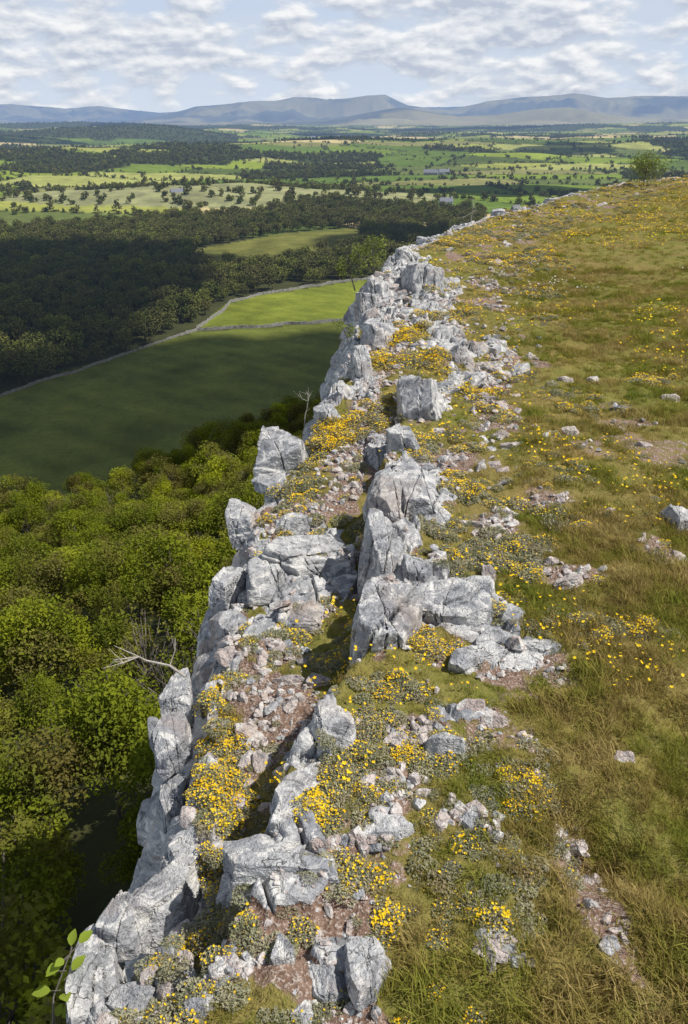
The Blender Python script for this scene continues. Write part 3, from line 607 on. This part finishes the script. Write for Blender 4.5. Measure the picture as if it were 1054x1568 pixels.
def twig(nm,base,tip,r0,seed,nbr,mat,L=.4):
    r=np.random.default_rng(seed); A=Acc(); base=np.array(base);tip=np.array(tip); ln=np.linalg.norm(tip-base)
    pts=[base+(tip-base)*t+r.normal(0,.05*ln,3)*(0<t<1) for t in (0,.25,.5,.75,1)]; tube(A,pts,[r0,r0*.8,r0*.6,r0*.4,r0*.15],0,6)
    for i in range(nbr):
        k=r.integers(1,4); s=pts[k]; d=(tip-base)/ln+r.normal(0,.75,3); d/=np.linalg.norm(d); e=s+d*ln*L*r.uniform(.5,1.2); mid=(s+e)/2+r.normal(0,.05*ln,3)
        tube(A,[s,mid,e],[r0*.5,r0*.35,r0*.12],0,5)
        for j in range(2):
            e2=mid+(e-mid)*.5+r.normal(0,.13*ln,3); tube(A,[mid,e2],[r0*.3,r0*.08],0,4)
    A.build(nm,[mat])
twig('dead_branch',(-.68,2.75,-.14),(-1.0,2.85,-.05),.007,5,4,M_dead)
x,y,z,_=P(476,645); twig('bare_twigs',(x-.05,y,z-.1),(x-.02,y+.03,z+.18),.004,6,5,M_dead)
x,y,z,_=P(722,336); twig('bare_twigs',(x,y,z-.05),(x+.04,y,z+.4),.01,7,8,M_dead,.6)
A=Acc(); r=np.random.default_rng(12)
def bigleaf(A,c,dir_,L,m=1):
    d=np.array(dir_,float); d/=np.linalg.norm(d); nrm=np.array([r.normal(0,.3),r.normal(0,.3)-.3,1.]); s=np.cross(d,nrm); s/=np.linalg.norm(s); n_=np.cross(s,d)
    prof=[(0,0),(.15,.2),(.4,.34),(.65,.3),(.85,.15),(1,0)]; v=[];q=[]
    for t,w in prof:
        cc=c+d*L*t-n_*L*.18*t*t
        v+= [cc-s*w*L+n_*w*L*.25,cc,cc+s*w*L+n_*w*L*.25]
    for i in range(5): q+=[[3*i,3*i+1,3*i+4,3*i+3],[3*i+1,3*i+2,3*i+5,3*i+4]]
    A.add(v,q=q,m=m)
for (bx,by,bz),(tx,ty,tz),nl in (((-.95,1.2,-.75),(-.78,1.5,-.13),10),((-.98,1.22,-.8),(-.93,1.36,-.25),5)):
    b0=np.array([bx,by,bz]); t0=np.array([tx,ty,tz]); pts=[b0+(t0-b0)*t+r.normal(0,.012,3)*(t<1) for t in np.linspace(0,1,6)]; tube(A,pts,np.linspace(.006,.0018,6),0,6)
    for i in range(nl):
        t=r.uniform(.55,1); c=b0+(t0-b0)*t; d=r.normal(0,1,3); d[2]=abs(d[2])*.5; d/=np.linalg.norm(d); e=c+d*.03; tube(A,[c,e],[.0015,.001],0,4); bigleaf(A,e,d,r.uniform(.03,.055))
A.build('leafy_sapling',[M_bark,M_lime])
# ---------------------------------------------------------------- sun, added shadow clouds, sky
sd=np.array([.76,-.14,1.12]); sd/=np.linalg.norm(sd); elev=math.asin(sd[2]); rot=math.atan2(sd[0],sd[1])
sl=bpy.data.lights.new('sun','SUN'); sl.energy=5.0; sl.angle=math.radians(.5); sl.color=(1,.95,.88); so_=bpy.data.objects.new('sun',sl); S.collection.objects.link(so_)
so_.rotation_euler=Vector(sd).to_track_quat('Z','Y').to_euler(); so_.location=(20,-10,60)
m,b=newmat('shadow_cloud_matte'); b.out(b.n('ShaderNodeBsdfDiffuse',Color=(.85,.86,.88)).outputs[0]); M_cl=m
def shadow_cloud(circ,hgt=1200.):  # out-of-frame clouds, puffs added and laid out to shade chosen ground patches
    A=Acc(); t=(hgt+75)/sd[2]
    for x,y,r_ in circ:
        v,f=ico(4); v=v.copy(); s0=rng.uniform(0,99); d=.75+.5*fbm(v[:,0]*2+s0,v[:,1]*2,v[:,2]*2,4,3); v=v*d[:,None]*np.array([r_,r_,r_*.45])
        A.add(v+np.array([x,y,-75])+sd*t,t=f)
    A.build('shadow_cloud',[M_cl])
shadow_cloud([(-45,240,46),(-85,215,42),(-10,285,36),(-70,265,34),(-5,240,45),(-125,220,50),(-45,190,34),(35,270,45),(-45,285,30),(-80,180,26)])
shadow_cloud([(-135,330,52),(-120,400,50),(-190,360,70),(-110,490,50),(-200,470,75),(30,585,50)])
for px,py,n in [(120,222,6),(250,232,4),(330,208,4),(700,203,5),(900,236,4),(980,210,5),(820,285,4),(180,203,6)]:
    x0,y0=V(px,py); r_=math.hypot(x0,y0); sz=60+r_*.035
    shadow_cloud([(x0+rng.normal(0,1.6)*sz,y0+rng.normal(0,1.0)*sz,sz*rng.uniform(.6,1.1)) for i in range(n)])
w=bpy.data.worlds.new("World"); S.world=w; w.use_nodes=True; b=NB(w.node_tree)
sky=b.n('ShaderNodeTexSky',{'sky_type':'NISHITA','sun_disc':False,'sun_elevation':elev,'sun_rotation':rot,'altitude':200.0,'air_density':1.0,'dust_density':1.0})
tc=b.n('ShaderNodeTexCoord').outputs['Generated']
def cn(loc,sc,det=8,ro=.50,di=.1): return b.noise(b.n('ShaderNodeMapping',Vector=tc,Scale=sc,Location=loc).outputs[0],1.0,det,ro,di)
SCL=(15,15,38); c1=cn((2,0,1),SCL); c1u=cn((2.04,0,1.20),SCL); c2=cn((3,1,7),(4,4,18),4); c3=cn((5,2,3),(32,32,80),5)
sz=b.n('ShaderNodeSeparateXYZ',Vector=tc).outputs[2]
STR=.07; K=1/STR
def kc(*v): return tuple(K*x for x in v)
low=b.mix(b.mr(sz,0,.11),kc(.68,.78,.90),kc(.46,.60,.83))
base=b.mix(b.mr(sz,.12,.5),low,sky.outputs[0])
lit=b.mr(b.math('ADD',b.math('SUBTRACT',c1,c1u),b.math('MULTIPLY',b.math('SUBTRACT',c3,.5),.25)),-.08,.11)
cc_=b.mix(lit,kc(.50,.56,.67),kc(.93,.94,.95))
cov=b.mr(b.math('ADD',b.math('ADD',c1,b.math('MULTIPLY',b.math('SUBTRACT',c2,.5),.5)),b.math('MULTIPLY',b.math('SUBTRACT',c3,.5),.12)),.40,.53)
cov=b.math('MULTIPLY',cov,b.mr(sz,.12,.6,1.0,.2)); cov=b.math('MULTIPLY',cov,b.mr(sz,-.005,.022,.25,.95))
veil=b.math('MULTIPLY',b.mr(c2,.3,.55,.35,.8),b.mr(sz,.12,.5,1,.12))
col=b.mix(veil,base,kc(.63,.70,.81)); col=b.mix(cov,col,cc_)
bg=b.n('ShaderNodeBackground',Color=col,Strength=STR); b.n('ShaderNodeOutputWorld',Surface=bg.outputs[0])
cam=bpy.data.cameras.new('camera'); co=bpy.data.objects.new('camera',cam); S.collection.objects.link(co); S.camera=co
co.location=(0,0,H); co.rotation_euler=(math.pi/2-TH,0,0); cam.sensor_fit='VERTICAL'; cam.sensor_height=36; cam.lens=18/T; cam.clip_start=.05; cam.clip_end=80000
